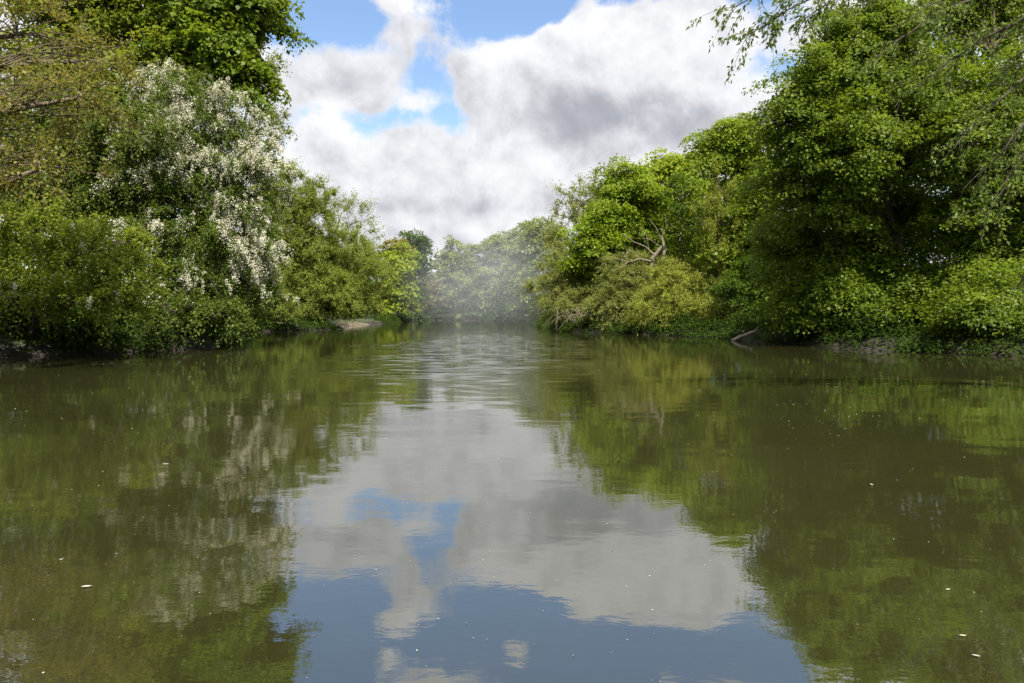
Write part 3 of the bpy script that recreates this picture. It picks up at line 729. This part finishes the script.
def snag():
    rng = np.random.default_rng(9); d = 72.5
    b = np.array([(655 - 512) / F * d, d, 0.]); b[2] = float(ground_h(b[0], b[1]))
    root = tag(empty('dead_tree', b), 'dead tree with broken pale branches above the right bank willows', 'tree')
    t, br = Tubes(), Tubes()
    q = lambda x, y, dd=0: P(x, y, d + dd) - b
    t.add(np.array([[0, 0, -.2], q(653, 300), q(651, 275), q(652, 258), q(662, 246)]), .30, .17, 8)
    t.add(np.array([q(662, 262, -.2), q(664, 250, -.3), q(661, 236, -.2)]), .22, .10, 7)
    for pts, r in (([(655, 256), (645, 247), (633, 242), (622, 234)], .09), ([(653, 262), (640, 259), (628, 262), (612, 258)], .10), ([(661, 240), (655, 228), (648, 219)], .07),
                   ([(661, 238), (666, 226), (664, 214)], .06), ([(640, 259), (632, 251), (625, 250)], .05), ([(648, 249), (646, 236), (640, 228)], .05),
                   ([(658, 246), (650, 240), (641, 238)], .05), ([(628, 262), (620, 268), (613, 270)], .04)):
        br.add(np.array([q(x, y, rng.normal(-.4, .3)) for x, y in pts]), r, r * .3, 5)
    t.build('trunk', 'bark_grey', root); br.build('branches', 'bark_grey', root)
snag()

def bough():
    rng = np.random.default_rng(10); d = 78
    t = Tubes()
    t.add(np.array([P(585, 312, d), P(592, 306, d - 1), P(602, 302, d - 1.5), P(612, 303, d - 1), P(622, 309, d)]), .08, .13, 6)
    for k in range(34):
        x = rng.uniform(556, 588); s_ = P(x, rng.uniform(306, 318), 77 + rng.uniform(-1, 1)); e = s_ + np.array([rng.normal(0, 1.2), -rng.uniform(.3, 1.6), -s_[2] * rng.uniform(.4, 1)])
        t.add(curve(s_, e, (0, -.2, .35), 6, rng, .07), .024, .008, 4)
    o = t.build('fallen_branch', 'bark_grey')
    tag(o, 'tangle of bare pale fallen branches in the water under the olive grey willow', 'branch')
bough()

def reeds():
    rng = np.random.default_rng(11)
    b = np.array([18.3, 44.0, 0.]); b[2] = max(float(ground_h(b[0], b[1])), .02)
    n = 90
    th = rng.uniform(0, 6.28, n); tilt = rng.uniform(.05, .5, n); L = rng.uniform(.5, 1.15, n)
    d = np.stack([np.cos(th) * tilt, np.sin(th) * tilt, np.ones(n)], -1); d = norm(d)
    p = np.stack([rng.normal(0, .22, n), rng.normal(0, .18, n), np.zeros(n)], -1)
    nr = norm(np.cross(d, rng.normal(0, 1, (n, 3))))
    o = leaves_to_mesh(p, d, nr, L, np.full(n, .05), rng.random(n), 'reed_tuft', 'leaf_reed', None); o.location = b
    tag(o, 'bright green tuft of reeds at the waterline below the big sycamore', 'reeds')
reeds()

def rock(x, y, r, label):
    rng = np.random.default_rng(int(x * 10) & 255)
    nu, nv = 14, 9; v = []
    for j in range(nv):
        ph = math.pi * j / (nv - 1)
        for i in range(nu):
            th = 2 * math.pi * i / nu
            k = r * (1 + .18 * math.sin(3 * th + ph * 2) + .12 * math.sin(5 * th - ph * 4) * math.sin(ph))
            v.append((k * math.sin(ph) * math.cos(th) * 1.3, k * math.sin(ph) * math.sin(th), k * math.cos(ph) * .75))
    f = [(j * nu + i, j * nu + (i + 1) % nu, (j + 1) * nu + (i + 1) % nu, (j + 1) * nu + i) for j in range(nv - 1) for i in range(nu)]
    o = mesh_obj('rock', v, f, 'stone', smooth=True); o.location = (x, y, .12)
    tag(o, label, 'rock')
rock(-27.9, 73.0, .42, 'pale stone at the left waterline just past the white hawthorn')

# ------------------------------------------------------------------ things afloat
def surf(px, py):
    d = EYE * F / (py - HOR); return (px - 512) / F * d, d
def floating_leaf(px, py, ln, rot, label):
    x, y = surf(px, py)
    v = []; m = 9; ln *= .85
    for i in range(m):
        t = i / (m - 1); wd = .40 * ln * math.sin(math.pi * min(1, t * 1.02)) ** .8 * (1 - .25 * t)
        z = .012 + .03 * ln * (2 * t - 1) ** 2
        v += [((t - .5) * ln, -wd * .5, z + .10 * wd), ((t - .5) * ln, 0, z), ((t - .5) * ln, wd * .5, z + .10 * wd)]
    f = []
    for i in range(m - 1):
        a = i * 3; f += [(a, a + 1, a + 4, a + 3), (a + 1, a + 2, a + 5, a + 4)]
    o = mesh_obj('floating_leaf', v, f, 'speck', tint=np.full(len(v), .8), smooth=True)
    o.location = (x, y, 0); o.rotation_euler = (0, 0, rot)
    tag(o, label, 'leaf', 'pale leaves afloat on the river')
for a in ((80, 592, .085, .2, 'largest pale leaf afloat on the dark water at the lower left'),
          (55, 564, .045, 1.2, 'tiny pale leaf afloat to the upper left of the largest one'),
          (163, 466, .11, .1, 'pale leaf afloat in the reflection of the white hawthorn'),
          (985, 664, .05, 2.6, 'pale leaf afloat nearest the lower right corner of the water'),
          (971, 643, .05, 2.9, 'pale leaf afloat just above the one nearest the lower right corner'),
          (875, 487, .09, 1.4, 'pale leaf afloat in the dark reflection of the big sycamore'),
          (955, 595, .05, .4, 'pale leaf afloat near the right edge, midway down the water')):
    floating_leaf(*a)
def debris():
    rng = np.random.default_rng(31)
    px = np.concatenate([rng.uniform(-60, 1080, 230), rng.normal(815, 42, 90), rng.normal(110, 90, 60), rng.normal(500, 120, 16)])
    py = np.concatenate([318 + 34 + 340 * rng.random(230) ** 1.5, rng.normal(415, 14, 90), rng.normal(440, 36, 60), rng.normal(560, 60, 16)])
    py = np.clip(py, 362, 690)
    d = EYE * F / (py - HOR); x = (px - 512) / F * d
    ok = river_dist(x, d) < -1.2; x, d = x[ok], d[ok]; n = len(x)
    p = np.stack([x, d, np.full(n, .006)], -1)
    th = rng.uniform(0, 6.28, n); a = np.stack([np.cos(th), np.sin(th), np.zeros(n)], -1)
    nr = norm(np.array([0, 0, 1.]) + rng.normal(0, .12, (n, 3)))
    L = rng.uniform(.010, .026, n) * np.clip(d / 9, .6, 2.2)
    o = leaves_to_mesh(p, a, nr, L, L * .7, rng.random(n), 'petal_debris', 'speck', None)
    tag(o, 'fallen petals and scum specks drifting on the water', 'petals', kind='stuff')
debris()

# ------------------------------------------------------------------ drifting mist
def mist(loc, rad, dens, seed, label, nscale):
    m, nt, o = newmat('mist')
    tc = nt.nodes.new('ShaderNodeTexCoord')
    ln = nt.nodes.new('ShaderNodeVectorMath'); ln.operation = 'LENGTH'; nt.links.new(tc.outputs['Object'], ln.inputs[0])
    r = S(nt, ln.outputs['Value'])
    n = noise(nt, tc.outputs['Object'], nscale, 3, .55)
    d = r.step(.15, 1.0, 1.0, 0.0) * n.step(.25, .75, .35, 1.5) * dens
    pv = nt.nodes.new('ShaderNodeVolumePrincipled'); pv.inputs['Color'].default_value = (.88, .93, 1.0, 1)
    pv.inputs['Anisotropy'].default_value = 0.0
    nt.links.new(d.k, pv.inputs['Density']); nt.links.new(pv.outputs[0], o.inputs['Volume'])
    nu, nv = 24, 14
    v = [(math.sin(math.pi * j / (nv - 1)) * math.cos(2 * math.pi * i / nu), math.sin(math.pi * j / (nv - 1)) * math.sin(2 * math.pi * i / nu), math.cos(math.pi * j / (nv - 1))) for j in range(nv) for i in range(nu)]
    f = [(j * nu + i, (j + 1) * nu + i, (j + 1) * nu + (i + 1) % nu, j * nu + (i + 1) % nu) for j in range(nv - 1) for i in range(nu)]
    ob = mesh_obj('haze', v, f, 'petal'); ob.data.materials.clear(); ob.data.materials.append(m)
    ob.location = loc; ob.scale = rad
    tag(ob, label, 'mist', kind='stuff')
mist((-5.5, 140, 9.5), (23, 34, 17), .0062, 1, 'pale mist hanging over the far bend of the river', 1.6)
sc.cycles.volume_step_rate = 2.0; sc.cycles.volume_max_steps = 64
